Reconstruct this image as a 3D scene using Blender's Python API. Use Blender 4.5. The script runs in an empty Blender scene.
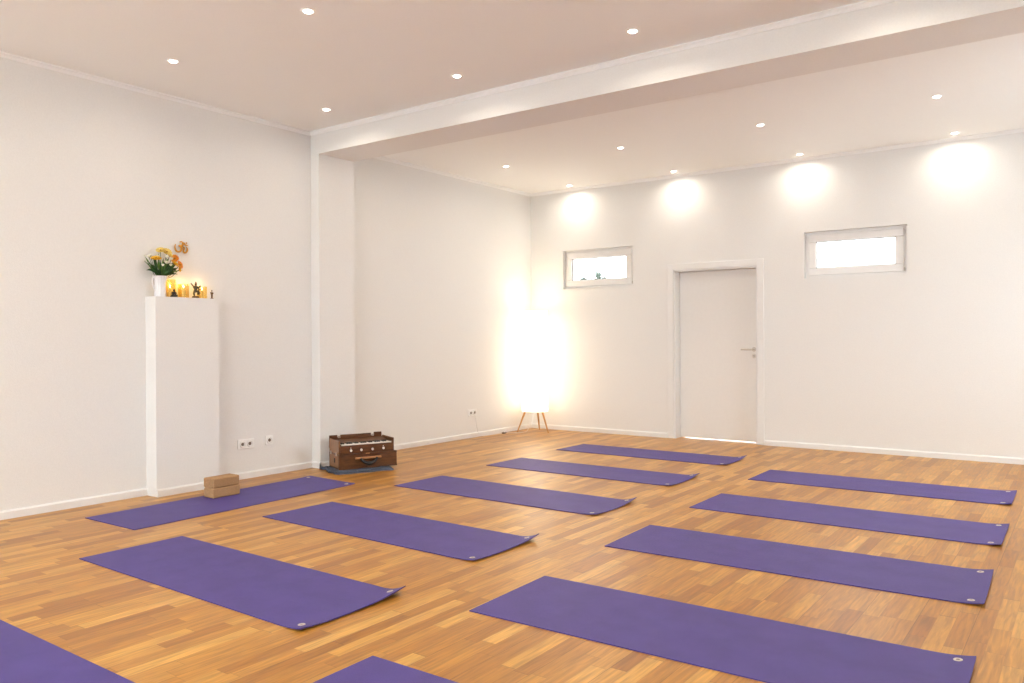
import bpy, math, random
from mathutils import Vector, Matrix
random.seed(7)
PI = math.pi
S = bpy.context.scene
COL = S.collection

# ---------------------------------------------------------------- camera
def set_camera():
    f, yaw, pit, rol = 801.2, math.radians(36.022), math.radians(0.235), math.radians(-0.278)
    fw = Vector((-math.sin(yaw)*math.cos(pit), math.cos(yaw)*math.cos(pit), -math.sin(pit)))
    rt = Vector((math.cos(yaw), math.sin(yaw), 0)); up = rt.cross(fw)
    rt2 = rt*math.cos(rol) + up*math.sin(rol); up2 = rt2.cross(fw)
    m = Matrix((rt2, up2, -fw)).transposed().to_4x4(); m.translation = (0, 0, 1.2)
    cd = bpy.data.cameras.new('camera'); cd.sensor_width = 36; cd.lens = f/1024*36
    cd.clip_start = 0.05; cd.clip_end = 200
    co = bpy.data.objects.new('camera', cd); COL.objects.link(co); co.matrix_world = m
    S.camera = co
set_camera()
# ---------------------------------------------------------------- world, exposure
W = bpy.data.worlds.new('sky'); S.world = W; W.use_nodes = True
bg = W.node_tree.nodes['Background']; bg.inputs[0].default_value = (0.90, 0.96, 1.0, 1); bg.inputs[1].default_value = 6.8
S.view_settings.view_transform = 'Standard'; S.view_settings.look = 'None'
S.view_settings.exposure = 0.42; S.view_settings.gamma = 1.0; S.view_settings.use_curve_mapping = False
SPOT_W = 2.35          # downlight power
SPOT_C = (1.0, 0.91, 0.77)
FLOOR_A = .93
LAMP_E = 2.0           # paper lamp shade
# ---------------------------------------------------------------- room dimensions
XL, XP, XR, XE = -5.93, -5.815, -6.102, 1.25
YR, Y1, Y2, YB = -2.6, 4.965, 5.396, 8.835
HF, HB, HS = 3.132, 3.125, 2.921

# ---------------------------------------------------------------- materials
def mat(name, col, rough=.5, metal=0, spec=.5, noise=None, bump=None, emit=None, coat=0, trans=0):
    """noise=(scale, amount, stretch vector)  bump=(scale, strength)"""
    m = bpy.data.materials.new(name); m.use_nodes = True; N = m.node_tree.nodes; L = m.node_tree.links
    p = N['Principled BSDF']; p.inputs['Base Color'].default_value = (*col, 1)
    p.inputs['Roughness'].default_value = rough; p.inputs['Metallic'].default_value = metal
    p.inputs['Specular IOR Level'].default_value = spec; p.inputs['Coat Weight'].default_value = coat
    p.inputs['Transmission Weight'].default_value = trans
    tc = N.new('ShaderNodeTexCoord')
    if noise:
        mp = N.new('ShaderNodeMapping'); mp.inputs['Scale'].default_value = noise[2] if len(noise) > 2 else (1, 1, 1)
        L.new(tc.outputs['Object'], mp.inputs[0])
        n = N.new('ShaderNodeTexNoise'); n.inputs['Scale'].default_value = noise[0]; n.inputs['Detail'].default_value = 5
        L.new(mp.outputs[0], n.inputs['Vector'])
        r = N.new('ShaderNodeValToRGB')
        a = noise[1]
        r.color_ramp.elements[0].position = .3; r.color_ramp.elements[1].position = .7
        r.color_ramp.elements[0].color = (*[max(0, c*(1-a)) for c in col], 1)
        r.color_ramp.elements[1].color = (*[min(1, c*(1+a)) for c in col], 1)
        L.new(n.outputs[0], r.inputs[0]); L.new(r.outputs[0], p.inputs['Base Color'])
    if bump:
        n2 = N.new('ShaderNodeTexNoise'); n2.inputs['Scale'].default_value = bump[0]; n2.inputs['Detail'].default_value = 3
        L.new(tc.outputs['Object'], n2.inputs['Vector'])
        b = N.new('ShaderNodeBump'); b.inputs['Strength'].default_value = bump[1]; b.inputs['Distance'].default_value = .002
        L.new(n2.outputs[0], b.inputs['Height']); L.new(b.outputs[0], p.inputs['Normal'])
    if emit:
        p.inputs['Emission Color'].default_value = (*emit[0], 1); p.inputs['Emission Strength'].default_value = emit[1]
    return m

def parquet():
    m = bpy.data.materials.new('oak_parquet'); m.use_nodes = True; N = m.node_tree.nodes; L = m.node_tree.links
    p = N['Principled BSDF']
    def mth(op, a, b=None, c=None):
        n = N.new('ShaderNodeMath'); n.operation = op
        for i, v in enumerate((a, b, c)):
            if v is None: continue
            if isinstance(v, (int, float)): n.inputs[i].default_value = v
            else: L.new(v, n.inputs[i])
        return n.outputs[0]
    tc = N.new('ShaderNodeTexCoord'); sx = N.new('ShaderNodeSeparateXYZ'); L.new(tc.outputs['Object'], sx.inputs[0])
    x, y = sx.outputs[0], sx.outputs[1]
    xs = mth('DIVIDE', x, .068); row = mth('FLOOR', xs); fx = mth('FRACT', xs)
    wn = N.new('ShaderNodeTexWhiteNoise'); wn.noise_dimensions = '1D'; L.new(row, wn.inputs['W'])
    row2 = mth('ADD', row, 57.3)
    wn1 = N.new('ShaderNodeTexWhiteNoise'); wn1.noise_dimensions = '1D'; L.new(row2, wn1.inputs['W'])
    ln = mth('MULTIPLY_ADD', wn1.outputs['Value'], .9, 1.7)          # cells per metre, differs per row
    ys = mth('MULTIPLY_ADD', y, ln, mth('MULTIPLY', wn.outputs['Value'], 9.0))
    # uneven lengths within a row
    wob = mth('MULTIPLY', mth('SINE', mth('MULTIPLY', ys, 2.3)), .22); ys = mth('ADD', ys, wob)
    cell = mth('FLOOR', ys); fy = mth('FRACT', ys)
    cv = N.new('ShaderNodeCombineXYZ'); L.new(row, cv.inputs[0]); L.new(cell, cv.inputs[1])
    w2 = N.new('ShaderNodeTexWhiteNoise'); w2.noise_dimensions = '2D'; L.new(cv.outputs[0], w2.inputs['Vector'])
    rp = N.new('ShaderNodeValToRGB'); e = rp.color_ramp
    e.elements[0].position = 0; e.elements[0].color = (.40, .160, .024, 1)
    e.elements[1].position = 1; e.elements[1].color = (.74, .40, .090, 1)
    for pos, c in ((.25, (.51, .222, .034, 1)), (.6, (.58, .270, .045, 1)), (.85, (.65, .322, .060, 1))):
        q = e.elements.new(pos); q.color = c
    L.new(w2.outputs['Value'], rp.inputs[0])
    # grain, different in every strip
    gv = N.new('ShaderNodeCombineXYZ')
    L.new(mth('MULTIPLY_ADD', x, 42, mth('MULTIPLY', w2.outputs['Value'], 31)), gv.inputs[0])
    L.new(mth('MULTIPLY_ADD', y, 3.2, mth('MULTIPLY', w2.outputs['Value'], 17)), gv.inputs[1])
    gn = N.new('ShaderNodeTexNoise'); gn.inputs['Scale'].default_value = 1.6; gn.inputs['Detail'].default_value = 6
    gn.inputs['Distortion'].default_value = .5; L.new(gv.outputs[0], gn.inputs['Vector'])
    gr = N.new('ShaderNodeMapRange'); gr.inputs[1].default_value = .3; gr.inputs[2].default_value = .72
    gr.inputs[3].default_value = .70; gr.inputs[4].default_value = 1.19; L.new(gn.outputs[0], gr.inputs[0])
    # joints
    jx = mth('LESS_THAN', fx, .02); jy = mth('LESS_THAN', fy, .005)
    b3 = mth('LESS_THAN', mth('FRACT', mth('DIVIDE', x, .204)), .011)
    j = mth('MAXIMUM', mth('MAXIMUM', mth('MULTIPLY', jx, .22), mth('MULTIPLY', jy, .4)), mth('MULTIPLY', b3, .5))
    g = mth('MULTIPLY', gr.outputs[0], mth('SUBTRACT', 1, j))
    mx = N.new('ShaderNodeVectorMath'); mx.operation = 'SCALE'; L.new(rp.outputs[0], mx.inputs[0]); L.new(mth('MULTIPLY', g, FLOOR_A), mx.inputs['Scale'])
    L.new(mx.outputs[0], p.inputs['Base Color'])
    rr = N.new('ShaderNodeMapRange'); rr.inputs[3].default_value = .26; rr.inputs[4].default_value = .38
    L.new(gn.outputs[0], rr.inputs[0]); L.new(rr.outputs[0], p.inputs['Roughness'])
    p.inputs['Specular IOR Level'].default_value = .36
    bp = N.new('ShaderNodeBump'); bp.inputs['Strength'].default_value = .12; bp.inputs['Distance'].default_value = .001
    L.new(g, bp.inputs['Height']); L.new(bp.outputs[0], p.inputs['Normal'])
    return m

def thin_glass(name, tint=(1, 1, 1), gloss=.06):
    m = bpy.data.materials.new(name); m.use_nodes = True; N = m.node_tree.nodes; L = m.node_tree.links
    N.remove(N['Principled BSDF'])
    t = N.new('ShaderNodeBsdfTransparent'); t.inputs[0].default_value = (*tint, 1)
    g = N.new('ShaderNodeBsdfGlossy'); g.inputs['Roughness'].default_value = .03
    x = N.new('ShaderNodeMixShader'); x.inputs[0].default_value = gloss
    L.new(t.outputs[0], x.inputs[1]); L.new(g.outputs[0], x.inputs[2]); L.new(x.outputs[0], N['Material Output'].inputs[0])
    return m

M = dict(
    wall=mat('wall_paint', (.845, .84, .825), .9, spec=.2, bump=(160, .5), noise=(90, .018)),
    ceil=mat('ceiling_paint', (.955, .965, .96), .9, spec=.2, bump=(160, .3), noise=(90, .012)),
    trim=mat('white_trim_paint', (.84, .835, .825), .5, noise=(40, .01)),
    cove=mat('white_cove_paint', (.93, .94, .95), .5, noise=(40, .01)),
    door=mat('white_door_lacquer', (.86, .84, .81), .45, noise=(30, .01)),
    pvc=mat('white_window_plastic', (.85, .84, .83), .35, noise=(20, .01)),
    floor=parquet(),
    mat=mat('purple_foam', (.088, .061, .258), .55, spec=.3, noise=(7, .09), bump=(420, .6)),
    steel=mat('brushed_steel', (.62, .57, .52), .32, 1, noise=(200, .05)),
    ring=mat('pale_metal_eyelet', (.60, .54, .49), .4, .5, noise=(200, .05)),
    black=mat('black_rubber', (.012, .012, .014), .5, noise=(50, .2)),
    white=mat('white_plastic', (.93, .93, .92), .4, noise=(50, .01)),
    dark=mat('dark_recess', (.20, .16, .13), .7, noise=(50, .1)),
    cork=mat('pressed_cork', (.44, .26, .13), .85, spec=.2, noise=(130, .16), bump=(260, 1.0)),
    hwood=mat('dark_varnished_teak', (.105, .036, .008), .36, noise=(9, .45, (1, 6, 6)), coat=.2),
    hside_lit=mat('daylit_teak', (.27, .125, .045), .4, noise=(9, .2, (2, 2, 1)), coat=.2),  # same teak, daylight on the left side painted in as a lighter colour
    hbar=mat('orange_teak_bar', (.42, .19, .075), .4, noise=(14, .3, (1, 6, 6))),
    key=mat('ivory_key', (.82, .79, .73), .35, noise=(40, .02)),
    cloth=mat('blue_grey_cloth', (.085, .10, .14), .9, spec=.2, noise=(60, .3), bump=(90, .8)),
    leg=mat('pale_beech', (.62, .34, .13), .5, noise=(14, .15, (6, 6, 1))),
    paper=mat('glowing_paper', (.9, .86, .78), .9, noise=(30, .02), emit=((1, .82, .58), LAMP_E)),
    led=mat('led_lens', (.9, .9, .9), .5, emit=((1, .95, .86), 10)),
    ceramic=mat('white_ceramic', (.84, .84, .86), .25, noise=(20, .01)),
    leaf=mat('dark_green_leaf', (.018, .085, .016), .45, noise=(60, .4)),
    leaf2=mat('fresh_green_leaf', (.10, .22, .03), .5, noise=(60, .3)),
    yel=mat('golden_petal', (.86, .50, .02), .6, noise=(90, .15)),
    pyel=mat('pale_yellow_petal', (.82, .62, .16), .6, noise=(90, .15)),
    org=mat('orange_petal', (.85, .30, .02), .6, noise=(90, .15)),
    wht=mat('cream_white_petal', (.82, .83, .68), .6, noise=(90, .08)),
    eye=mat('flower_centre', (.42, .20, .02), .8, noise=(200, .3)),
    brass=mat('golden_brass', (.62, .32, .06), .3, .8, noise=(60, .2)),
    bronze=mat('patinated_bronze', (.12, .10, .06), .45, .5, noise=(70, .5)),
    bronze2=mat('brown_bronze', (.16, .09, .04), .4, .6, noise=(70, .4)),
    blackres=mat('black_resin', (.015, .014, .014), .35, noise=(50, .2)),
    wax=mat('white_wax', (.88, .84, .74), .5, noise=(50, .02)),
    flame=mat('candle_flame', (1, .7, .3), .5, emit=((1, .72, .32), 40)),
    amber=thin_glass('amber_glass', (1, .92, .68), .04),
    glass=thin_glass('window_glass', (.97, .985, .99), .05),
    ground=mat('pale_concrete', (.82, .81, .79), .9, noise=(3, .04)),
    bark=mat('bark', (.16, .13, .09), .9, noise=(30, .3)),
    tleaf=mat('garden_leaf', (.055, .075, .055), .6, noise=(8, .3)),
)

# ---------------------------------------------------------------- mesh builder
class MB:
    def __init__(s): s.v = []; s.f = []; s.mi = []; s.k = 0
    def add(s, vs, fs):
        o = len(s.v); s.v += [tuple(v) for v in vs]
        for f in fs: s.f.append(tuple(i+o for i in f)); s.mi.append(s.k)
        return s
    def box(s, x0, x1, y0, y1, z0, z1, T=None):
        vs = [Vector((x, y, z)) for x in (x0, x1) for y in (y0, y1) for z in (z0, z1)]
        if T: vs = [T @ v for v in vs]
        return s.add(vs, [(0, 1, 3, 2), (4, 6, 7, 5), (0, 4, 5, 1), (2, 3, 7, 6), (0, 2, 6, 4), (1, 5, 7, 3)])
    def bbox(s, x0, x1, y0, y1, z0, z1, b=.004):
        """box with chamfered edges"""
        vs = []; idx = {}
        X, Y, Z = (x0, x1), (y0, y1), (z0, z1)
        for i in (0, 1):
            for j in (0, 1):
                for k in (0, 1):
                    sx, sy, sz = (1, -1)[i], (1, -1)[j], (1, -1)[k]
                    for a in range(3):
                        d = [b*sx, b*sy, b*sz]; d[a] = 0
                        idx[i, j, k, a] = len(vs); vs.append((X[i]+d[0], Y[j]+d[1], Z[k]+d[2]))
        q = []
        for a in range(3):
            o = [c for c in range(3) if c != a]
            for sd in (0, 1):
                loop = []
                for (u, w) in ((0, 0), (1, 0), (1, 1), (0, 1)):
                    t = [0, 0, 0]; t[a] = sd; t[o[0]] = u; t[o[1]] = w; loop.append(idx[(*t, a)])
                q.append(loop)
            for u in (0, 1):
                for w in (0, 1):
                    t0 = [0, 0, 0]; t1 = [0, 0, 0]; t0[a] = 0; t1[a] = 1
                    t0[o[0]] = t1[o[0]] = u; t0[o[1]] = t1[o[1]] = w
                    q.append([idx[(*t0, o[0])], idx[(*t1, o[0])], idx[(*t1, o[1])], idx[(*t0, o[1])]])
        for i in (0, 1):
            for j in (0, 1):
                for k in (0, 1): q.append([idx[i, j, k, 0], idx[i, j, k, 1], idx[i, j, k, 2]])
        return s.add(vs, q)
    def prism(s, poly, axis, a, b):
        """poly = 2D points in the two other axes, extruded along axis from a to b"""
        def P(u, v, w):
            return {'x': (w, u, v), 'y': (u, w, v), 'z': (u, v, w)}[axis]
        n = len(poly); vs = [P(u, v, a) for u, v in poly]+[P(u, v, b) for u, v in poly]
        fs = [tuple(range(n)), tuple(range(n, 2*n))]+[(i, (i+1) % n, n+(i+1) % n, n+i) for i in range(n)]
        return s.add(vs, fs)
    def lathe(s, prof, n=24, T=None, mod=None):
        vs = []; fs = []; m = len(prof)
        for i in range(n):
            a = 2*PI*i/n
            for (r, z) in prof:
                rr = r*(mod(a, z) if mod else 1); v = Vector((rr*math.cos(a), rr*math.sin(a), z)); vs.append(T @ v if T else v)
        for i in range(n):
            for j in range(m-1): fs.append((i*m+j, ((i+1) % n)*m+j, ((i+1) % n)*m+j+1, i*m+j+1))
        return s.add(vs, fs)
    def cyl(s, c, r, h, axis='z', n=20, r2=None):
        r2 = r if r2 is None else r2
        T = Matrix.Translation(c) @ {'z': Matrix.Identity(4), 'x': Matrix.Rotation(PI/2, 4, 'Y'), 'y': Matrix.Rotation(-PI/2, 4, 'X')}[axis]
        return s.lathe([(0, 0), (r, 0), (r2, h), (0, h)], n, T)
    def tube(s, pts, r, n=8):
        pts = [Vector(p) for p in pts]; rs = r if isinstance(r, (list, tuple)) else [r]*len(pts)
        vs = []; fs = []; up = None
        for i, p in enumerate(pts):
            t = (pts[min(i+1, len(pts)-1)]-pts[max(i-1, 0)]).normalized()
            if up is None: up = Vector((0, 0, 1)) if abs(t.z) < .9 else Vector((1, 0, 0))
            a = t.cross(up).normalized(); b = a.cross(t); up = b
            for k in range(n):
                an = 2*PI*k/n; vs.append(p+(a*math.cos(an)+b*math.sin(an))*rs[i])
        for i in range(len(pts)-1):
            for k in range(n): fs.append((i*n+k, i*n+(k+1) % n, (i+1)*n+(k+1) % n, (i+1)*n+k))
        fs += [tuple(range(n)), tuple(range((len(pts)-1)*n, len(pts)*n))]
        return s.add(vs, fs)
    def ball(s, c, rx, ry=None, rz=None, n=14, m=9, T=None):
        ry = ry or rx; rz = rz or rx; c = Vector(c)
        R = T or Matrix.Identity(4)
        vs = []; fs = []
        for j in range(m+1):
            ph = PI*j/m
            for i in range(n):
                th = 2*PI*i/n
                vs.append(c+(R @ Vector((rx*math.sin(ph)*math.cos(th), ry*math.sin(ph)*math.sin(th), rz*math.cos(ph)))))
        for j in range(m):
            for i in range(n): fs.append((j*n+i, j*n+(i+1) % n, (j+1)*n+(i+1) % n, (j+1)*n+i))
        return s.add(vs, fs)
    def build(s, name, mats, parent=None, smooth=False, weld=True):
        import bmesh
        me = bpy.data.meshes.new(name); me.from_pydata(s.v, [], s.f)
        mats = mats if isinstance(mats, (list, tuple)) else [mats]
        for m in mats: me.materials.append(M[m])
        for p, k in zip(me.polygons, s.mi): p.material_index = k
        bm = bmesh.new(); bm.from_mesh(me)
        if weld: bmesh.ops.remove_doubles(bm, verts=bm.verts, dist=1e-6)
        bmesh.ops.recalc_face_normals(bm, faces=bm.faces); bm.to_mesh(me); bm.free()
        if smooth:
            for p in me.polygons: p.use_smooth = True
            try: me.set_sharp_from_angle(angle=math.radians(40))
            except Exception: pass
        o = bpy.data.objects.new(name, me); COL.objects.link(o)
        if parent: o.parent = parent
        return o

def tag(o, label=None, cat=None, group=None, kind=None):
    for k, v in (('label', label), ('category', cat), ('group', group), ('kind', kind)):
        if v: o[k] = v
    return o
def empty(name, loc=(0, 0, 0), rz=0, **kw):
    o = bpy.data.objects.new(name, None); COL.objects.link(o); o.location = loc; o.rotation_euler = (0, 0, rz)
    o.empty_display_size = .05
    return tag(o, **kw)
def struct(name, mb, m, parent=None, smooth=False):
    o = mb.build(name, m, parent, smooth)
    if not parent: o['kind'] = 'structure'
    return o
def copy_tree(o, parent=None):
    c = o.copy(); COL.objects.link(c)
    if parent: c.parent = parent
    for ch in list(o.children): copy_tree(ch, c)
    return c

# ---------------------------------------------------------------- the shell
TW = .32   # wall thickness
def wall_cells(axis, a0, a1, z0, z1, holes, p0, p1):
    """wall in the plane across `axis`; holes=(a0,a1,z0,z1); p0..p1 thickness"""
    mb = MB()
    A = sorted({a0, a1, *[h[0] for h in holes], *[h[1] for h in holes]})
    Z = sorted({z0, z1, *[h[2] for h in holes], *[h[3] for h in holes]})
    for i in range(len(A)-1):
        for j in range(len(Z)-1):
            ca, cz = (A[i]+A[i+1])/2, (Z[j]+Z[j+1])/2
            if any(h[0] < ca < h[1] and h[2] < cz < h[3] for h in holes): continue
            if axis == 'x': mb.box(A[i], A[i+1], p0, p1, Z[j], Z[j+1])
            else: mb.box(p0, p1, A[i], A[i+1], Z[j], Z[j+1])
    return mb
TOP = 3.45
DOOR = (-4.05, -3.035, -.0, 2.0)
WIN = [(-5.60, -4.585, 1.832, 2.33), (-2.53, -1.52, 1.826, 2.325)]
REARWIN = [(-5.5, -3.0, .25, 2.7), (-2.4, .1, .25, 2.7)]
struct('floor', MB().box(XR-TW, XE+TW, YR-TW, YB+TW, -.12, 0), 'floor')
struct('wall_left', MB().box(XL-TW, XL, YR-TW, Y1, 0, TOP), 'wall')
struct('wall_left', MB().box(XR-TW, XR, Y2, YB+TW, 0, TOP), 'wall')
struct('wall_pillar', MB().box(XL-TW, XP, Y1, Y2, 0, TOP), 'wall')
ADDED_WIN = [(5.95, 8.1, .85, 2.3)]  # unseen window, added to brighten the back ceiling and far left wall
struct('wall_right', wall_cells('y', YR-TW, YB+TW, 0, TOP, ADDED_WIN, XE, XE+TW), 'wall')
struct('wall_back', wall_cells('x', XR, XE, 0, TOP, [DOOR]+WIN, YB, YB+TW), 'wall')
struct('wall_front', wall_cells('x', XL, XE, 0, TOP, REARWIN, YR-TW, YR), 'wall')
struct('ceiling', MB().box(XL, XE, YR, Y1, HF, TOP), 'ceil')
struct('ceiling', MB().box(XR, XE, Y2, YB, HB, TOP), 'ceil')
struct('trim_1', MB().box(XP, XE, Y1, Y2, HS, TOP), 'wall')          # the ceiling beam
c = .032
def cove(name, axis, a, b, u, v, su, sv):
    """quarter cove along axis; corner at (u,v), su/sv direction into the room"""
    pts = [(u, v), (u+su*c, v), (u+su*c, v+sv*c*.25), (u+su*c*.62, v+sv*c*.45), (u+su*c*.4, v+sv*c*.68), (u+su*c*.25, v+sv*c), (u, v+sv*c)]
    struct(name, MB().prism(pts, axis, a, b), 'cove')
cove('trim_2', 'y', YR, Y1, XL, HF, 1, -1)
cove('trim_3', 'x', XL, XE, Y1, HF, -1, -1)
cove('trim_4', 'y', Y2, YB, XR, HB, 1, -1)
cove('trim_5', 'x', XR, XE, YB, HB, -1, -1)
def skirt(name, axis, a, b, u, su, parent=None):
    h, t = .058, .016
    pts = [(u, 0), (u+su*t, 0), (u+su*t, h*.82), (u+su*t*.55, h), (u, h)]
    return struct(name, MB().prism(pts, axis, a, b), 'trim', parent)
PY0, PY1, PX, PZ = 3.342, 3.885, -5.788, 1.533
skirt('baseboard_left', 'y', YR, PY0, XL, 1)
skirt('baseboard_left', 'y', PY1, Y1, XL, 1)
skirt('baseboard_pillar', 'y', Y1-.016, Y2, XP, 1)
skirt('baseboard_pillar', 'x', XL, XP+.016, Y1, -1)
skirt('baseboard_left', 'y', Y2, YB, XR, 1)
skirt('baseboard_back', 'x', XR, DOOR[0]-.075, YB, -1)
skirt('baseboard_back', 'x', DOOR[1]+.075, XE, YB, -1)
skirt('baseboard_right', 'y', YR, YB, XE, -1)
skirt('baseboard_front', 'x', XL, XE, YR, 1)
# ground and plaza outside
struct('ground', MB().box(-40, 30, -40, 50, -.3, -.125), 'ground')

# door
def door():
    d = empty('door_1', ((DOOR[0]+DOOR[1])/2, YB, 0), kind='structure')
    ox = (DOOR[0]+DOOR[1])/2; w = (DOOR[1]-DOOR[0])/2; H = DOOR[3]
    cw, ct = .07, .016
    mb = MB()
    mb.bbox(-w-cw, -w+.004, -ct, .0, 0, H+cw, .003); mb.bbox(w-.004, w+cw, -ct, .0, 0, H+cw, .003)
    mb.bbox(-w+.004, w-.004, -ct, .0, H-.004, H+cw, .003)
    mb.build('casing', 'trim', d)
    mb = MB(); t = .022   # lining
    mb.box(-w, -w+t, 0, TW, 0, H); mb.box(w-t, w, 0, TW, 0, H); mb.box(-w+t, w-t, 0, TW, H-t, H)
    mb.box(-w+t, -w+t+.014, .172, .20, 0, H-t); mb.box(w-t-.014, w-t, .172, .20, 0, H-t); mb.box(-w+t, w-t, .172, .20, H-t-.014, H-t)
    mb.build('lining', 'trim', d)
    lf = MB().bbox(-w+t+.003, w-t-.003, .13, .17, .008, H-t-.003, .002).build('door_leaf', 'door', d)
    hx = w-t-.065
    hd = MB(); hd.cyl((hx, .131, 1.06), .026, -.009, 'y', 24)
    hd.tube([(hx, .125, 1.06), (hx, .083, 1.06), (hx-.006, .077, 1.06), (hx-.02, .074, 1.06), (hx-.07, .074, 1.06), (hx-.135, .075, 1.06)], .0095, 12)
    hd.build('lever_handle', 'steel', d, True)
    k = MB().cyl((hx, .131, .985), .025, -.008, 'y', 24); k.k = 1; k.cyl((hx, .124, .988), .006, -.003, 'y', 12).box(hx-.003, hx+.003, .121, .124, .972, .988)
    k.build('keyhole_plate', ['steel', 'black'], d, True)
door()
# windows
def window(i, r):
    x0, x1, z0, z1 = r; cx = (x0+x1)/2; w = (x1-x0)/2; h = z1-z0
    o = empty('window_%d' % i, (cx, YB, z0), kind='structure')
    y = .045
    def ringm(mb, a, b, c_, d_, wd, ya, yb, bv=.003):
        mb.bbox(a, b, ya, yb, c_, c_+wd, bv); mb.bbox(a, b, ya, yb, d_-wd, d_, bv)
        mb.bbox(a, a+wd, ya, yb, c_+wd, d_-wd, bv); mb.bbox(b-wd, b, ya, yb, c_+wd, d_-wd, bv); return mb
    ringm(MB(), -w, w, 0, h, .058, y+.012, y+.07).build('window_frame', 'pvc', o)
    ringm(MB(), -w+.035, w-.035, .032, h-.032, .078, y-.006, y+.05, .006).build('sash', 'pvc', o)
    ringm(MB(), -w+.108, w-.108, .105, h-.105, .012, y+.008, y+.02, .001).build('gasket', 'dark', o)
    MB().box(-w+.11, w-.11, y+.022, y+.028, .108, h-.108).build('window_glass', 'glass', o)
    MB().box(-w, w, y+.07, TW+.02, -.0, .012).build('outer_sill', 'trim', o)
    hg = MB().cyl((w-.028, y-.004, .035), .007, .035, 'z', 10); hg.build('hinge', 'steel', o, True)
for i, r in enumerate(WIN): window(i+1, r)
def big_window(n, loc, rz, w, h):   # daylight windows beyond the photo's frame
    o = empty('window_%d' % n, loc, rz, kind='structure')
    mb = MB()
    for a, b, c_, d_ in ((-w, w, 0, .07), (-w, w, h-.07, h), (-w, -w+.07, .07, h-.07), (w-.07, w, .07, h-.07), (-.045, .045, .07, h-.07)):
        mb.bbox(a, b, -.16, -.09, c_, d_, .004)
    mb.build('window_frame', 'pvc', o)
    MB().box(-w+.07, w-.07, -.13, -.124, .07, h-.07).build('window_glass', 'glass', o)
for i, r in enumerate(REARWIN): big_window(i+3, ((r[0]+r[1])/2, YR, r[2]), 0, (r[1]-r[0])/2, r[3]-r[2])
for i, r in enumerate(ADDED_WIN): big_window(i+5, (XE, (r[0]+r[1])/2, r[2]), PI/2, (r[1]-r[0])/2, r[3]-r[2])

# ---------------------------------------------------------------- downlights
def downlight():
    r = empty('downlight')
    MB().lathe([(.029, .004), (.028, -.002), (.032, -.005), (.042, -.004), (.045, .0)], 28).build('ring', 'white', r, True)
    MB().lathe([(.027, .002), (.0265, -.004), (.022, -.0085), (.012, -.0115), (0, -.0122)], 20).build('lens', 'led', r, True)
    ld = bpy.data.lights.new('lamp_light', 'AREA'); ld.shape = 'DISK'; ld.size = .05; ld.spread = math.radians(160); ld.energy = SPOT_W; ld.color = SPOT_C
    lo = bpy.data.objects.new('lamp_light', ld); COL.objects.link(lo); lo.parent = r; lo.location = (0, 0, -.0128)
    return r
DL = downlight()
ROWX = {8.62: [-5.36, -3.94, -2.51, -1.07, .37], 7.22: [-5.32, -3.88, -2.45, -1.02, .41], 5.85: [-5.32, -3.88, -2.45, -1.02, .41],
        4.54: [-5.22, -3.79, -2.35, -.92, .5], 3.12: [-5.16, -3.74, -2.32, -.9, .52]}
seen = {  # (col,row): label
    (0, 8.62): 'ceiling downlight nearest the back left corner, right above the paper lamp',
    (1, 8.62): 'downlight close to the back wall, between first small window and door',
    (2, 8.62): 'downlight close to the back wall, just left of the right small window',
    (3, 8.62): 'downlight close to the back wall at the far right of the photo',
    (0, 7.23): 'leftmost downlight of the inner row behind the beam, near the left wall',
    (1, 7.23): 'second downlight from the left in the inner row behind the beam',
    (2, 7.23): 'third downlight from the left in the inner row behind the beam',
    (3, 7.23): 'rightmost downlight of the inner row behind the beam',
    (0, 4.54): 'ceiling downlight before the beam nearest to the white wall pillar',
    (1, 4.54): 'middle one of the three downlights along the near side of the beam',
    (2, 4.54): 'rightmost of the three downlights along the near side of the beam',
    (0, 3.12): 'ceiling downlight nearest to the altar, leftmost in the photo',
    (1, 3.12): 'ceiling downlight at the top edge of the photo, nearest the viewer'}
first = True
for row in (8.62, 7.22, 5.85, 4.54, 3.12, 1.70, .28, -1.14):
    for k, x in enumerate(ROWX.get(row, ROWX[3.12])):
        z = HF if row < 5 else HB
        d = DL if first else copy_tree(DL); first = False
        d.location = (x, row, z)
        lab = seen.get((k, 7.23 if row == 7.22 else row))
        if lab: tag(d, lab, 'ceiling light', 'recessed downlights in the ceiling')
        else: tag(d, 'recessed ceiling downlight hidden by the beam or beyond the photo edge', 'ceiling light', 'downlights out of view')

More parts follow.
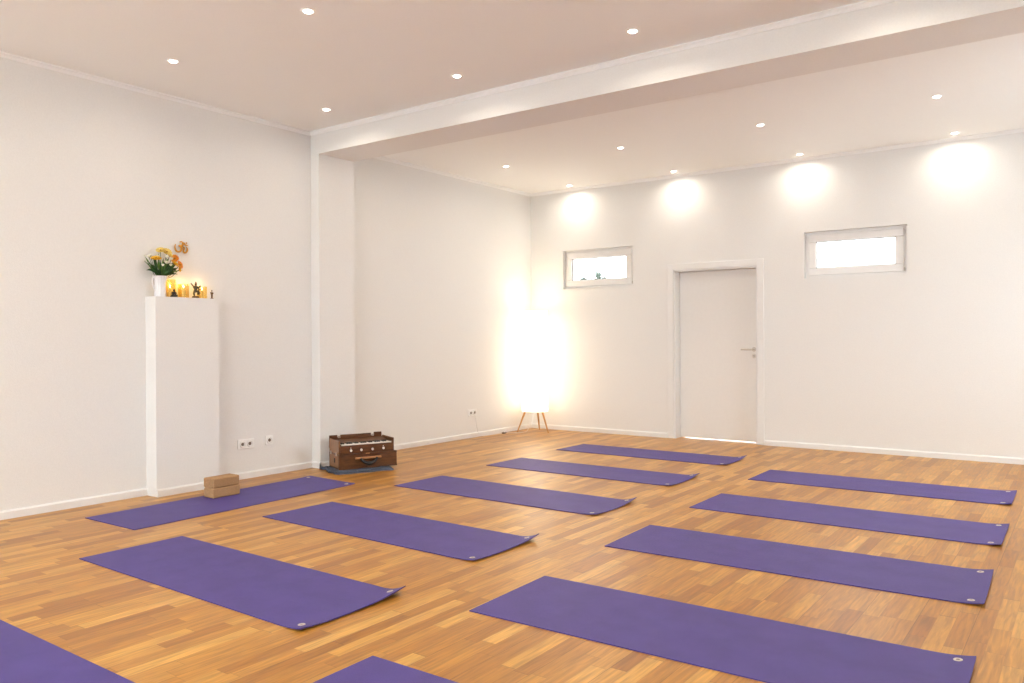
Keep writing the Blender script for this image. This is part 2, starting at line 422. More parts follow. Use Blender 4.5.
# ---------------------------------------------------------------- yoga mats
def yoga_mat(near_corner, rot, L=1.85, Wd=.61, lift=(.012, .004, .03), label='', span=.15, skew=0.0):
    """near_corner: corner at the plain end on the viewer's side; the eyelet end is at +x"""
    o = empty('yoga_mat', (near_corner[0], near_corner[1], .0005), math.radians(rot), label=label, cat='yoga mat', group='purple yoga mats on the floor')
    th = .0045; nx, ny = 60, 20
    a, b, c_ = lift
    def edge(t):   # height of the eyelet end across the width
        s0 = max(0, 1-t/.38); s1 = max(0, (t-.42)/.58)
        return a*s0**1.6 + b*math.sin(PI*t)**2 + c_*s1**2.0
    def zz(x, y):
        t = y/Wd; s = max(0, (x-(L-span))/span)
        return edge(t)*s**2.2
    def xx(x, y):
        return x + skew*(y/Wd)*(x/L)
    top = []; bot = []
    for i in range(nx+1):
        u = i/nx; x = L*(1-(1-u)**1.35)
        for j in range(ny+1):
            y = Wd*j/ny; z = zz(x, y)
            # small rounded corners
            top.append((xx(x, y), y, z+th)); bot.append((xx(x, y), y, z))
    n = ny+1; K = (nx+1)*n; fs = []
    for i in range(nx):
        for j in range(ny):
            p = i*n+j; fs.append((p, p+n, p+n+1, p+1)); fs.append((K+p, K+p+1, K+p+n+1, K+p+n))
    for i in range(nx):
        p = i*n; fs.append((p, p+n, K+p+n, K+p)); p = i*n+ny; fs.append((p, K+p, K+p+n, p+n))
    for j in range(ny):
        fs.append((j, j+1, K+j+1, K+j)); p = nx*n+j; fs.append((p, K+p, K+p+1, p+1))
    MB().add(top+bot, fs).build('mat_sheet', 'mat', o, True)
    for y in (.048, Wd-.048):
        x = L-.055; z = zz(x, y)+th
        dzx = (zz(x+.01, y)-zz(x-.01, y))/.02; dzy = (zz(x, y+.01)-zz(x, y-.01))/.02
        nrm = Vector((-dzx, -dzy, 1)).normalized()
        T = Matrix.Translation((xx(x, y), y, z)) @ nrm.to_track_quat('Z', 'Y').to_matrix().to_4x4()
        g = MB(); g.lathe([(.0075, -.002), (.0075, .0015), (.0100, .0028), (.0145, .0022), (.0165, .0)], 24, T)
        g.k = 1; g.lathe([(0, .0004), (.0078, .0004)], 16, T)
        g.build('eyelet', ['ring', 'dark'], o, True)
    return o
LL = (.014, .005, .036); RL = (.014, .007, .014)
yoga_mat((-4.505, 2.15), -0.5, 1.88, lift=LL, label='purple yoga mat in the left column, second row from the viewer')
yoga_mat((-4.55, 3.38), -1.2, 1.865, .60, lift=(.012, .006, .034), label='purple mat in the left column just before the pillar, third row')
yoga_mat((-4.62, 4.71), -1.0, 1.905, .58, lift=(.012, .002, .032), label='purple mat in the left column right of the harmonium')
yoga_mat((-4.645, 5.965), -0.4, 1.89, .57, lift=(.010, .003, .030), label='purple mat in the left column, second nearest the back wall')
yoga_mat((-4.665, 7.215), -0.2, 1.88, .56, lift=(.010, .003, .030), label='purple mat in front of the closed door, farthest in the left column')
yoga_mat((-4.38, .87), 0.0, 1.88, lift=LL, label='purple mat cut off by the lower left corner of the photo')
yoga_mat((-2.36, 6.61), .6, 1.885, .595, lift=RL, label='purple mat farthest back in the right column, below the right window')
yoga_mat((-2.31, 5.29), 0.4, 1.88, .61, lift=RL, label='purple mat in the right column, second from the back wall')
yoga_mat((-2.28, 4.03), 1.7, 1.885, .62, lift=RL, label='purple mat in the right column, third from the back wall')
yoga_mat((-2.225, 2.73), 1.3, 1.885, .62, lift=RL, label='largest looking purple mat at the lower right, one eyelet near the photo edge')
yoga_mat((-2.20, 1.52), 0.5, 1.85, .61, lift=RL, label='purple mat of which only a corner shows at the bottom centre')
tm = yoga_mat((-4.90, 2.68), 91.2, 1.90, .605, lift=(.004, .003, .004), label='purple mat turned along the left wall with two cork blocks on it', skew=.05)

# ---------------------------------------------------------------- cork blocks
def cork(z, dx, rz, label):
    MBk = MB().bbox(-.062, .062, -.118, .118, 0, .073, .007)
    o = MBk.build('yoga_block', 'cork'); o.location = (-5.413+dx, 3.655, z); o.rotation_euler = (0, 0, math.radians(rz))
    tag(o, label, 'yoga block', 'cork yoga blocks')
cork(.0055, 0, 0, 'lower cork yoga block lying directly on the purple mat')
cork(.0797, -.005, 3, 'upper cork yoga block stacked on top of the other block')

# ---------------------------------------------------------------- pedestal (plastered plinth on the wall)
pd = MB().box(XL+.0005, PX, PY0, PY1, 0, PZ).build('pedestal', 'wall')
tag(pd, 'tall white plastered pedestal against the left wall carrying flowers and candles', 'pedestal')
sk = MB(); h, t = .058, .016
sk.prism([(PX, 0), (PX+t, 0), (PX+t, h*.82), (PX+t*.55, h), (PX, h)], 'y', PY0-.0, PY1+.0)
sk.build('skirting', 'trim', pd)

# ---------------------------------------------------------------- sockets
def outlet(y, z, X, n, label):
    o = empty('wall_socket', (X, y, z), label=label, cat='power socket', group='white wall sockets')
    w = .041*n
    fr = MB().bbox(-.0, .011, -w, w, -.041, .041, .003).build('cover_frame', 'white', o)
    for k in range(n):
        cy = (k-(n-1)/2)*.072
        R = Matrix.Translation((.018, cy, 0)) @ Matrix.Rotation(PI/2, 4, 'Y')
        ins = MB(); ins.lathe([(.030, -.008), (.028, .001), (.026, .002), (.0215, .002), (.0205, -.006), (0, -.006)], 28, R)
        ins.k = 1; ins.cyl((.0122, cy, 0), .0145, .0008, 'x', 20)
        ins.build('insert', ['white', 'dark'], o, True)
outlet(4.235, .300, XL, 2, 'double white wall socket right of the pedestal, low on the left wall')
outlet(4.475, .308, XL, 1, 'single white wall socket between the double socket and the pillar')
outlet(7.56, .300, XR, 2, 'white wall socket low on the far left wall beyond the harmonium')

# ---------------------------------------------------------------- paper lamp
def lamp():
    o = empty('paper_floor_lamp', (-5.80, 8.47, 0), label='tall glowing white paper floor lamp on wooden legs in the corner', cat='floor lamp')
    R, z0, z1 = .168, .265, 1.55
    prof = [(R*.98, z0)]
    nr = 22
    for i in range(nr):
        a = z0+(z1-z0)*i/nr; b = z0+(z1-z0)*(i+1)/nr
        prof += [(R*.985, a+.003), (R*1.0, (a+b)/2), (R*.985, b-.003)]
    prof += [(R*.98, z1)]
    MB().lathe(prof, 40).build('paper_shade', 'paper', o, True)
    for z in (z0, z1):
        MB().tube([(R*math.cos(2*PI*k/40), R*math.sin(2*PI*k/40), z) for k in range(41)], .004, 6).build('wire_ring', 'white', o, True)
    pl = MB().lathe([(0, z0+.012), (R*.92, z0+.012), (R*.92, z0+.024), (0, z0+.024)], 32).build('base_plate', 'leg', o)
    view = math.radians(36.02)           # legs stand 120 degrees apart
    for th in (166, 46+0, 286):
        a = math.radians(th)*1.0
        # direction: image right is (cos yaw, sin yaw), away from the viewer is (-sin yaw, cos yaw)
        u = math.cos(a); v = -math.sin(a)
        d = Vector((u*math.cos(view)-v*math.sin(view), u*math.sin(view)+v*math.cos(view), 0))
        p0 = d*.125+Vector((0, 0, z0+.014)); p1 = d*.235+Vector((0, 0, .002))
        MB().tube([p1, p0], [.0085, .014], 12).build('leg', 'leg', o, True)
    ld = bpy.data.lights.new('bulb_light', 'POINT'); ld.energy = 4; ld.color = (1, .84, .62); ld.shadow_soft_size = .04
    lo = bpy.data.objects.new('bulb_light', ld); COL.objects.link(lo); lo.parent = o; lo.location = (0, 0, 1.30)
    cd = MB(); cd.tube([(0, 0, z0+.02), (-.02, -.05, .10), (-.05, -.12, .01), (-.08, -.2, .004), (-.16, -.30, .004), (-.19, -.36, .010)], .003, 6)
    cd.tube([(-.205, -.44, .010), (-.24, -.55, .004), (-.262, -.75, .004), (-.268, -.84, .06), (-.278, -.88, .27)], .003, 6)
    cd.build('cord', 'white', o, True)
    sw = MB(); sw.ball((-.197, -.40, .0135), .022, .045, .0125, 16, 8); sw.k = 1; sw.ball((-.192, -.40, .022), .010, .012, .008, 10, 6)
    sw.build('foot_switch', ['dark', 'white'], o, True)
lamp()

# ---------------------------------------------------------------- harmonium and its bag
def harmonium():
    o = empty('harmonium', (-5.476, 4.888, .024), math.radians(67.0), label='dark wooden harmonium with open keyboard standing on a folded grey bag', cat='harmonium')
    o.scale = (.890, 1.05, 1.0)
    L, D, H1 = .625, .265, .137
    LU = .595
    mb = MB(); mb.bbox(.0, L, 0, D, 0, H1, .004)
    lower = mb.build('lower_case', 'hwood', o)
    MB().bbox(-.0035, .002, .02, D-.02, .015, H1-.012, .002).build('side_panel', 'hside_lit', lower)
    mo = MB(); mo.bbox(.0, L, -.006, .0, 0, .012, .002); mo.bbox(.0, L, -.005, .0, H1-.010, H1, .002)
    mo.build('moulding', 'hwood', lower)
    up = MB(); up.bbox(.004, LU, .006, D-.004, H1, .205, .003); up.bbox(.016, LU-.014, .003, .010, H1+.01, .2155, .001)
    upper = up.build('upper_case', 'hwood', o)
    MB().bbox(.0, .016, .008, D-.006, H1+.001, .258, .003).build('cheek_panel', 'hside_lit', upper)
    MB().bbox(LU-.014, LU+.002, .008, D-.006, H1+.001, .258, .003).build('cheek_panel', 'hwood', upper)
    # rear board with two cut-outs and open lid edge
    bk = MB(); bk.bbox(.0, .085, D-.012, D+.004, .17, .284, .002); bk.bbox(.085, .12, D-.012, D+.004, .17, .262, .002)
    bk.bbox(.12, .455, D-.012, D+.004, .17, .284, .002); bk.bbox(.455, .49, D-.012, D+.004, .17, .262, .002); bk.bbox(.49, .575, D-.012, D+.004, .17, .290, .002)
    bk.build('rear_board', 'hwood', o)
    for x in (.09, .46):
        MB().bbox(x, x+.026, D-.018, D-.010, .255, .276, .002).build('clasp', 'steel', o)
    # sloping cover behind the keys
    MB().prism([(.115, .205), (.115, .222), (D-.014, .248), (D-.014, .205)], 'x', .016, LU-.014).build('reed_cover', 'hwood', o)
    # keys
    nw = 25; x0, x1 = .030, LU-.026; kw = (x1-x0)/nw
    wk = MB()
    for i in range(nw): wk.bbox(x0+i*kw+.0006, x0+(i+1)*kw-.0006, .008, .112, .203, .2215, .0012)
    wk.build('white_keys', 'key', o)
    pat = [1, 1, 0, 1, 1, 1, 0]
    bkk = MB()
    for i in range(nw-1):
        if pat[i % 7]: bkk.bbox(x0+(i+1)*kw-.0065, x0+(i+1)*kw+.0065, .056, .112, .216, .2325, .002)
    bkk.build('black_keys', 'black', o)
    for a in (.016, LU-.026): MB().bbox(a, a+.013, .010, .112, .203, .224, .002).build('key_block', 'hwood', o)
    # stops
    for x, z in ((.125, .168), (.235, .168), (.355, .168), (.475, .170)):
        k = MB(); k.cyl((x, .006, z), .005, -.014, 'y', 12); k.lathe([(0, -.014), (.0105, -.013), (.0125, -.006), (.0105, .0), (0, .0)], 16, Matrix.Translation((x, -.010, z)) @ Matrix.Rotation(PI/2, 4, 'X'))
        k.build('stop_knob', 'key', o, True)
    for x in (.125, .475):
        MB().ball((x, .004, .190), .0045, n=10, m=6).build('screw', 'key', o, True)
    # badge
    MB().bbox(.280, .325, -.0065, -.0035, .128, .139, .001).build('badge', 'hbar', o)
    # handle: wooden bar with drooping leather strap
    MB().bbox(.165, .445, -.022, -.004, .086, .104, .004).build('bar', 'hbar', o)
    st = MB()
    pts = [(.215+.18*k/14, -.028-.016*math.sin(PI*k/14), .094-.048*math.sin(PI*k/14)**.7) for k in range(15)]
    st.tube(pts, [.010+.007*math.sin(PI*k/14) for k in range(15)], 10); st.build('carrying_strap', 'black', o, True)
    # clips on the left side
    for y in (.06, .205):
        MB().bbox(-.009, .001, y-.012, y+.012, H1-.018, H1+.014, .002).build('side_clip', 'steel', o)
    MB().bbox(-.010, -.003, .095, .112, .055, .095, .002).build('side_latch', 'black', o)
harmonium()
def bag():
    o = empty('folded_bag', (-5.402, 4.800, 0), math.radians(67), label='blue-grey folded cloth bag lying under the harmonium', cat='bag')
    rnd = random.Random(3)
    def sheet(L, D, x0, y0, z0, th, amp, seed, name, f):
        nx, ny = 46, 26; top = []; bot = []
        for i in range(nx+1):
            for j in range(ny+1):
                u, v = i/nx, j/ny; ex = min(u, 1-u, 1); ey = min(v, 1-v)
                e = min(1, min(ex*L, ey*D)/.02)
                rr = .016*(math.sin(v*11+seed)+.6*math.sin(v*23+2*seed)); ss = .010*math.sin(u*17+seed)
                x = x0+u*L+rr*(1-2*u); y = y0+v*D+ss*(1-2*v)
                inside = .030 < x < .70 and .085 < y < .42
                w = amp*(math.sin(x*38+seed+y*20)+.7*math.sin(y*70+seed*2+x*9))*.5*e
                if inside: w = min(w, 0)*.2
                z = z0+th*(.35+.65*math.sqrt(e))+ (w if not inside else w)
                if inside: z = min(z, .0235)
                top.append((x, y, z)); bot.append((x, y, z0+.001))
        n = ny+1; K = (nx+1)*n; fs = []
        for i in range(nx):
            for j in range(ny):
                p = i*n+j; fs.append((p, p+n, p+n+1, p+1)); fs.append((K+p, K+p+1, K+p+n+1, K+p+n))
        for i in range(nx):
            p = i*n; fs.append((p, p+n, K+p+n, K+p)); p = i*n+ny; fs.append((p, K+p, K+p+n, p+n))
        for j in range(ny):
            fs.append((j, j+1, K+j+1, K+j)); p = nx*n+j; fs.append((p, K+p, K+p+1, p+1))
        MB().add(top+bot, fs).build(name, 'cloth', o, True)
    sheet(.56, .43, -.01, -.01, .000, .014, .004, 1.0, 'bag_bottom', 0)
    sheet(.50, .39, .02, .012, .0140, .012, .005, 2.3, 'bag_top', 0)
    pp = MB()
    for s in (0, .016): pp.tube([(-.005-s*.5+.02*math.sin(k*.7), .02+.36*k/14, .010+s+.006*math.sin(k*1.3)) for k in range(15)], .008, 8)
    pp.build('bag_strap', 'cloth', o, True)
bag()

# ---------------------------------------------------------------- altar things
AX = -5.865
def Y_(px): return 3.417+(px-159)/121.5
def Z_(py): return 1.696+(276-py)/129.0
def vase():
    o = empty('flower_vase', (AX, 3.425, PZ), label='fluted white ceramic vase holding the flowers on the pedestal', cat='vase')
    mod = lambda a, z: 1+(.035*math.cos(a*14) if z > .01 else 0)
    MB().lathe([(0, .002), (.040, 0), (.043, .004), (.042, .03), (.041, .07), (.043, .11), (.050, .145), (.056, .163), (.053, .163), (.046, .14), (.038, .10), (.037, .02), (0, .02)], 70, None, mod).build('vase_body', 'ceramic', o, True)
    MB().tube([(0, -.043, .135), (0, -.060, .142), (0, -.063, .12), (0, -.056, .085), (0, -.045, .055), (0, -.040, .045)], [.005]*6, 8).build('vase_handle', 'ceramic', o, True)
vase()
def bouquet():
    o = empty('flower_bouquet', (AX, 3.425, PZ+.05), label='bouquet of yellow, orange and white flowers with dark leaves in the white vase', cat='flowers')
    base = Vector((AX, 3.425, PZ+.05)); rnd = random.Random(11)
    stems = MB()
    def stem(p):
        stems.tube([Vector((0, 0, -.02)), Vector((p.x*.25, p.y*.25, .09)), Vector((p.x*.6, p.y*.62, p.z*.65)), p*.99], .0022, 6)
    def daisy(p, R, m, n, nrm, cup=.25, name='flower'):
        T = Matrix.Translation(p) @ nrm.normalized().to_track_quat('Z', 'Y').to_matrix().to_4x4()
        mb = MB()
        for ring_, (rr, cu) in enumerate(((R, cup), (R*.72, cup+.35))):
            for k in range(n):
                a = 2*PI*(k+.5*ring_)/n+rnd.uniform(-.1, .1); w = PI*rr/n*.9
                pts = []
                for (t, ww) in ((.12, .35), (.5, 1), (.85, .9), (1, .3)):
                    q = Vector((rr*t, 0, rr*cu*t*t+ring_*.002)); side = Vector((0, w*ww, 0))
                    pts.append((q-side, q+side))
                Rz = Matrix.Rotation(a, 4, 'Z')
                vs = [T @ Rz @ v for pr in pts for v in pr]
                vs += [T @ Rz @ (v+Vector((0, 0, -.0012))) for pr in pts for v in pr]
                fs = [(0, 1, 3, 2), (2, 3, 5, 4), (4, 5, 7, 6), (8, 10, 11, 9), (10, 12, 13, 11), (12, 14, 15, 13), (0, 8, 9, 1), (6, 7, 15, 14),
                      (0, 2, 10, 8), (2, 4, 12, 10), (4, 6, 14, 12), (1, 9, 11, 3), (3, 11, 13, 5), (5, 13, 15, 7)]
                mb.add(vs, fs)
        fl = mb.build(name, m, o, True)
        e = MB().ball(T @ Vector((0, 0, R*.08)), R*.24, n=10, m=6); e.build('flower_centre', 'eye', fl, True)
        stem(p)
    def rose(p, R, m):
        mb = MB(); mb.ball(p, R*.55, R*.55, R*.7, 10, 6)
        for k in range(7):
            a = k*2.4; lean = .35+.05*k
            T = Matrix.Rotation(a, 4, 'Z') @ Matrix.Rotation(lean, 4, 'Y')
            mb.ball(p+Vector((math.cos(a), math.sin(a), 0))*R*.42, R*.28, R*.55, R*.62, 10, 6, T)
        mb.build('white_flower', m, o, True); stem(p)
    def leaf(a, b, w, m, droop=.0):
        a = Vector(a); b = Vector(b); d = b-a; side = d.cross(Vector((1, .2, .3))).normalized()
        n = 8; vs = []
        for i in range(n+1):
            t = i/n; c = a+d*t+Vector((0, 0, 4*droop*t*(1-t))); ww = w*math.sin(PI*min(1, .08+t*.92))**.8
            vs += [c-side*ww, c+side*ww*.0+Vector((.004, 0, .002)), c+side*ww, c-Vector((.0015, 0, .001))]
        fs = []
        for i in range(n):
            p = i*4
            for k in range(4): fs.append((p+k, p+(k+1) % 4, p+4+(k+1) % 4, p+4+k))
        fs += [(0, 1, 2, 3), tuple(n*4+k for k in range(4))]
        MB().add(vs, fs).build('leaf', m, o, True)
    def P(px, py, dx=0): return Vector((AX+dx, Y_(px), Z_(py)))-base
    F = Vector((1, -.5, .4))
    daisy(P(154, 259.5, .03), .042, 'yel', 16, Vector((.35, -.2, 1)), .15)
    daisy(P(161.5, 250.5, -.01), .036, 'pyel', 14, Vector((.6, -.5, 1)))
    daisy(P(167, 251.5, .0), .038, 'pyel', 14, Vector((.9, -.1, .8)))
    daisy(P(170.5, 254.5, -.01), .030, 'pyel', 14, Vector((.8, .3, .8)))
    daisy(P(174.8, 257.5, .0), .034, 'org', 14, F)
    daisy(P(172.5, 263.3, .035), .040, 'yel', 16, Vector((.6, .5, .8)), .15)
    daisy(P(180, 263.5, -.0), .034, 'org', 14, Vector((.8, .5, .35)))
    daisy(P(179, 268, .01), .022, 'yel', 14, Vector((.8, .6, .1)))
    for (px, py, dx, r) in ((158, 257, .01, .017), (149, 257, 0, .013), (145.5, 257.5, .0, .010), (165, 256.2, .03, .018), (169.5, 258.3, .03, .016), (163.3, 262.2, .045, .018),
                            (159.4, 265.3, .05, .014), (167.4, 264.6, .05, .015), (160.5, 259, .0, .015), (152, 256, -.02, .012)):
        rose(P(px, py, dx), r, 'wht')
    for (tx, ty, w, dr, dx, mm) in ((144.5, 271.5, .011, .022, .03, 'leaf'), (149, 264, .010, .01, .0, 'leaf'), (175.5, 273.5, .010, .014, .03, 'leaf'), (177, 267, .013, .012, .02, 'leaf'),
                                    (150, 273, .012, .015, .04, 'leaf'), (156, 263, .013, 0, -.02, 'leaf'), (168, 262, .014, 0, -.02, 'leaf'), (172, 269, .012, .01, .045, 'leaf'),
                                    (183, 268.5, .006, .01, .0, 'leaf2'), (146, 262, .007, .01, -.02, 'leaf2'), (160, 253.5, .009, 0, -.02, 'leaf2'), (155, 270, .015, .01, .05, 'leaf'),
                                    (164, 268, .016, .0, .05, 'leaf'), (152, 267, .012, .0, .02, 'leaf'), (170, 266, .012, .0, .0, 'leaf'), (161, 262, .012, 0, .0, 'leaf'),
                                    (166, 272, .011, .012, .055, 'leaf'), (157, 274, .010, .012, .055, 'leaf'), (144.8, 257.2, .006, .006, 0, 'leaf2'), (178, 262, .009, .0, -.01, 'leaf2')):
        leaf(P(160+(tx-160)*.12, 276.5, dx*.3), P(tx, ty, dx), w, mm, dr)
    for k in range(26):
        tx = rnd.uniform(150, 177); ty = rnd.uniform(258, 270); dx = rnd.uniform(-.035, .03)
        a0 = P(160+(tx-160)*.45, 274-rnd.uniform(0, 6), dx*.6); leaf(a0, P(tx, ty, dx), rnd.uniform(.009, .014), 'leaf' if k % 4 else 'leaf2', .01)
    stems.build('stems', 'leaf', o, True)
bouquet()

def om():
    o = empty('om_sign', (XL, 3.640, 1.938), label='golden om symbol hanging on the left wall above the candles', cat='wall ornament')
    # drawn in the wall plane: u to the right (world +Y), v up; unit about 5 cm; leaning a little to the right
    def sp(ctrl, n=8):
        out = []; P = [Vector(c_) for c_ in ctrl]; P = [2*P[0]-P[1]]+P+[2*P[-1]-P[-2]]
        for i in range(1, len(P)-2):
            for k in range(n):
                t = k/n; a, b, c_, d = P[i-1:i+3]
                out.append(.5*((2*b)+(c_-a)*t+(2*a-5*b+4*c_-d)*t*t+(3*b-a-3*c_+d)*t**3))
        out.append(P[-2]); return out
    rot = math.radians(-27); s = .053
    def W_(p): u = p.x*math.cos(rot)-p.y*math.sin(rot); v = p.x*math.sin(rot)+p.y*math.cos(rot); return Vector((.009, u*s, v*s))
    def stroke(name, ctrl, rmax, taper=(.35, .35)):
        pts = [W_(p) for p in sp([(x, y) for x, y in ctrl])]; n = len(pts)
        rs = []
        for i in range(n):
            t = i/(n-1); f = 1
            if t < .2: f = taper[0]+(1-taper[0])*t/.2
            if t > .8: f = taper[1]+(1-taper[1])*(1-t)/.2
            rs.append(rmax*f)
        MB().tube(pts, rs, 8).build(name, 'brass', o, True)
    stroke('three_stroke', [(-.62, .62), (-.40, .84), (-.10, .80), (0, .52), (-.14, .24), (-.40, .12), (-.08, .08), (.14, -.16), (.10, -.56), (-.24, -.84), (-.66, -.74), (-.96, -.36), (-1.02, .0)], .0082)
    stroke('tail_stroke', [(-.02, .10), (.26, .30), (.50, .12), (.50, -.14), (.70, -.40), (.98, -.24), (1.04, .12), (.86, .44), (.62, .56)], .0072)
    stroke('crescent', [(.02, 1.02), (.22, .80), (.52, .76), (.80, .96)], .0058, (.2, .2))
    MB().ball(W_(Vector((.42, 1.10))), .007, n=12, m=8).build('dot', 'brass', o, True)
om()

def candle_glass(px, w, hgt, x, label, ch, power=.12):
    y = Y_(px); o = empty('candle_glass', (x, y, PZ), label=label, cat='candle', group='burning candles on the pedestal')
    r = w/2
    MB().lathe([(0, .002), (r*.93, 0), (r, .004), (r, hgt), (r-.0025, hgt), (r-.0025, .006), (0, .006)], 30).build('glass_cylinder', 'amber', o, True)
    cdl = MB().lathe([(0, .007), (.0145, .007), (.0145, ch-.002), (.012, ch), (.003, ch-.0015), (0, ch-.0015)], 18).build('candle', 'wax', o, True)
    MB().tube([(0, 0, ch-.002), (.0005, 0, ch+.006)], .0008, 6).build('wick', 'black', cdl)
    MB().lathe([(0, ch+.003), (.0028, ch+.007), (.0038, ch+.012), (.0025, ch+.019), (0, ch+.028)], 12).build('flame', 'flame', cdl, True)
    ld = bpy.data.lights.new('candle_light', 'POINT'); ld.energy = power; ld.color = (1, .55, .18); ld.shadow_soft_size = .01
    lo = bpy.data.objects.new('candle_light', ld); COL.objects.link(lo); lo.parent = o; lo.location = (0, 0, ch+.045)
candle_glass(171.4, .086, .142, -5.885, 'tallest amber candle glass, just right of the flower vase', .075)
candle_glass(184.6, .082, .110, -5.872, 'middle amber candle glass, left of the bronze dancing figure', .078)
candle_glass(204.2, .078, .098, -5.870, 'amber candle glass at the right, between the two bronze figures', .066)

def skin_fig(name, joints, edges, radii, m, parent, sub=2):
    me = bpy.data.meshes.new(name); me.from_pydata(joints, edges, []); ob = bpy.data.objects.new(name, me); COL.objects.link(ob)
    me.materials.append(M[m])
    sk_ = ob.modifiers.new('skin', 'SKIN')
    if not me.skin_vertices: me.skin_vertices.new()
    for i, r in enumerate(radii): me.skin_vertices[0].data[i].radius = (r, r)
    me.skin_vertices[0].data[0].use_root = True
    sk_.use_smooth_shade = True
    sd = ob.modifiers.new('sub', 'SUBSURF'); sd.levels = sub; sd.render_levels = sub
    dg = bpy.context.evaluated_depsgraph_get(); ev = ob.evaluated_get(dg); nm = bpy.data.meshes.new_from_object(ev)
    ob.modifiers.clear(); ob.data = nm
    ob.parent = parent
    return ob

def buddha():
    o = empty('buddha_figure', (-5.822, Y_(171), PZ), label='small black seated buddha figure in front of the tallest candle glass', cat='figurine')
    o.scale = (1.1, 1.2, 1.15)
    s = .001
    MB().lathe([(0, 0), (.022, 0), (.024, .003), (.020, .007), (.022, .010), (0, .010)], 24, Matrix.Diagonal((.75, 1.15, 1, 1))).build('base', 'blackres', o, True)
    b = MB()
    b.ball((0, 0, .026), .0095, .0125, .015); b.ball((0, 0, .047), .0065, .0062, .0078); b.ball((0, 0, .0555), .003)
    b.ball((.001, 0, .0395), .004, .004, .005)
    for sgn in (-1, 1):
        b.tube([(0, sgn*.008, .014), (.006, sgn*.018, .013), (.012, sgn*.008, .013), (.013, -sgn*.004, .012)], [.0055, .006, .0045, .003], 10)
        b.tube([(0, sgn*.011, .036), (0, sgn*.0155, .027), (.006, sgn*.011, .019), (.010, sgn*.002, .018)], [.0042, .0036, .003, .0025], 10)
        b.ball((0, sgn*.0064, .046), .001, .001, .0035)
    b.ball((.0064, 0, .0465), .0012, .001, .0018)
    b.build('seated_body', 'blackres', o, True)
    MB().ball((.0085, -.002, .019), .003, n=10, m=6).build('bowl', 'ring', o, True)
buddha()
def dancer():
    o = empty('dancing_figure', (-5.845, Y_(195.4), PZ), label='bronze dancing deity figure with raised arms between two candle glasses', cat='figurine')
    o.scale = (1.0, 1.12, 1.0)
    MB().lathe([(0, 0), (.030, 0), (.032, .004), (.024, .009), (.027, .015), (.02, .018), (0, .018)], 28, Matrix.Diagonal((.6, 1, 1, 1)), lambda a, z: 1+.05*math.cos(9*a)).build('lotus_base', 'bronze2', o, True)
    J = [(0, .0, .058), (0, .002, .074), (0, .003, .090), (0, .002, .100),           # pelvis, waist, chest, neck
         (0, -.008, .056), (.004, -.017, .040), (0, -.010, .019),                     # standing leg
         (0, .008, .056), (.012, .022, .052), (.010, .012, .034), (.012, .005, .031),  # lifted leg
         (0, -.012, .092), (.004, -.024, .100), (.004, -.036, .116), (.004, -.042, .121),
         (0, .014, .092), (.004, .024, .088), (.006, .032, .100), (.006, .036, .105),
         (.006, -.016, .078), (.012, -.012, .072), (.004, .026, .074), (.008, .036, .070)]
    E_ = [(0, 1), (1, 2), (2, 3), (0, 4), (4, 5), (5, 6), (0, 7), (7, 8), (8, 9), (9, 10), (2, 11), (11, 12), (12, 13), (13, 14),
          (2, 15), (15, 16), (16, 17), (17, 18), (11, 19), (19, 20), (15, 21), (21, 22)]
    R_ = [.0145, .012, .0155, .006, .0105, .008, .006, .0105, .008, .006, .005, .0075, .0055, .0045, .004, .0075, .0055, .0045, .004, .005, .004, .005, .004]
    skin_fig('dancing_body', J, E_, R_, 'bronze', o)
    hd = MB(); hd.ball((0, .002, .109), .0075, .0075, .009); hd.lathe([(.0075, .114), (.0085, .118), (.005, .124), (.0055, .127), (0, .136)], 16, Matrix.Translation((0, .002, 0)))
    hd.ball((.0075, .002, .108), .0016, .0014, .0024)
    for sgn in (-1, 1): hd.ball((0, .002+sgn*.008, .108), .0015, .0015, .004)
    hd.build('crowned_head', 'bronze2', o, True)
    sc = MB()
    sc.tube([(-.004, .03+.006*math.cos(k), .040+.009*k) for k in range(7)], .0022, 6); sc.ball((-.002, .037, .098), .006, .004, .007); sc.ball((.002, .020, .040), .010, .009, .012)
    sc.build('sash_cloth', 'bronze', o, True)
dancer()
def little():
    o = empty('standing_figure', (-5.835, Y_(212.4), PZ), label='small brown bronze standing figure at the right end of the pedestal', cat='figurine')
    o.scale = (1.2, 1.3, 1.15)
    MB().lathe([(0, 0), (.010, 0), (.011, .003), (.008, .006), (0, .006)], 20).build('base', 'bronze2', o, True)
    J = [(0, 0, .030), (0, 0, .040), (0, 0, .048), (0, .003, .030), (0, .003, .017), (0, .003, .006), (0, -.003, .030), (0, -.003, .017), (0, -.003, .006),
         (0, .007, .046), (.002, .0085, .038), (.005, .004, .034), (0, -.007, .046), (.002, -.0085, .038), (.004, -.008, .030)]
    E_ = [(0, 1), (1, 2), (0, 3), (3, 4), (4, 5), (0, 6), (6, 7), (7, 8), (2, 9), (9, 10), (10, 11), (2, 12), (12, 13), (13, 14)]
    R_ = [.006, .005, .0055, .004, .003, .0028, .004, .003, .0028, .003, .0022, .0018, .003, .0022, .0018]
    skin_fig('standing_body', J, E_, R_, 'bronze2', o)
    MB().ball((0, 0, .0565), .0045, .0043, .0055).ball((0, 0, .0625), .0022).build('head', 'bronze2', o, True)
little()

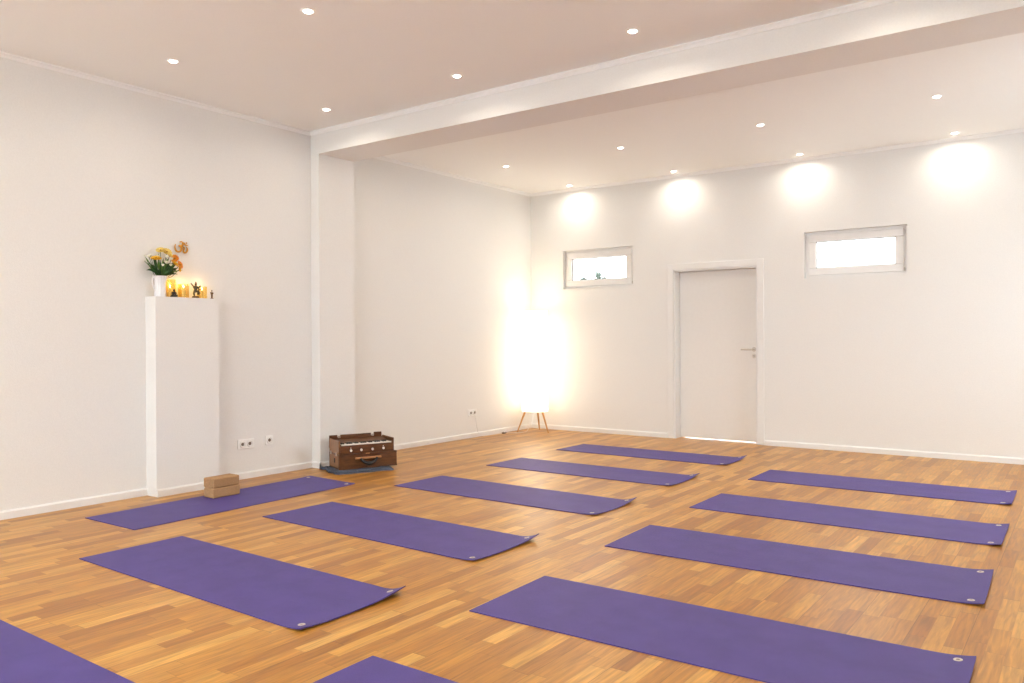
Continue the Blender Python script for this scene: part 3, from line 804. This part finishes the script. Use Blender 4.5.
# ---------------------------------------------------------------- garden tree seen through the left small window
def tree():
    X0, Y0 = -8.1, 14.0
    o = empty('garden_tree', (X0, Y0, -.125), label='leafy green treetop just visible through the left small window', cat='tree')
    rnd = random.Random(5); wood = MB(); lv = MB()
    wood.tube([(0, 0, 0), (.03, 0, .7), (.0, .02, 1.4), (.05, 0, 1.9)], [.06, .05, .04, .025], 10)
    tips = []
    for k in range(16):
        a = k*2.4; b = Vector((0, 0, 1.0+.05*k)); r = rnd.uniform(.3, .6)
        tip = b+Vector((math.cos(a)*r, math.sin(a)*r, rnd.uniform(.35, .62)))
        wood.tube([b, (b+tip)/2+Vector((0, 0, -.03)), tip], [.018, .011, .004], 6); tips.append((b, tip))
    for top in ((.14, 0, 2.66), (-.24, 0, 2.54), (.24, .05, 2.58)):
        b = Vector((.03, 0, 1.8)); tip = Vector(top); wood.tube([b, (b+tip)/2, tip], [.014, .009, .003], 6); tips.append((b, tip))
    for (cx, cz, cr, cn) in ((-.27, 2.46, .10, 330), (-.10, 2.40, .12, 330), (.10, 2.42, .11, 330), (.06, 2.58, .06, 150), (.20, 2.44, .08, 220), (-.02, 2.22, .26, 500)):
        wood.tube([(.03, 0, 1.8), (cx*.6, 0, 2.1), (cx, 0, cz)], [.014, .01, .004], 6)
        for q in range(cn):
            d0 = Vector([rnd.gauss(0, 1) for _ in range(3)]).normalized()
            tips.append((Vector((cx, 0, cz)), Vector((cx, 0, cz))+d0*cr*rnd.uniform(.2, 1)))
    for q0, (b, tip) in enumerate(tips):
        for q in range(34 if q0 < 19 else 1):
            t = rnd.uniform(.45, 1.02) if q0 < 19 else 1; p = b.lerp(tip, t)+Vector([rnd.gauss(0, .05 if q0 < 19 else .008) for _ in range(3)])
            d = Vector([rnd.gauss(0, 1) for _ in range(3)]).normalized(); s_ = d.orthogonal().normalized(); l = rnd.uniform(.035, .06)
            n_ = d.cross(s_)*.002
            vs = [p, p+d*l*.5+s_*l*.25, p+d*l, p+d*l*.5-s_*l*.25]; vs += [v+n_ for v in vs]
            lv.add(vs, [(0, 1, 2, 3), (4, 7, 6, 5), (0, 4, 5, 1), (1, 5, 6, 2), (2, 6, 7, 3), (3, 7, 4, 0)])
    wood.build('trunk', 'bark', o, True); lv.build('foliage', 'tleaf', o, weld=False)
tree()
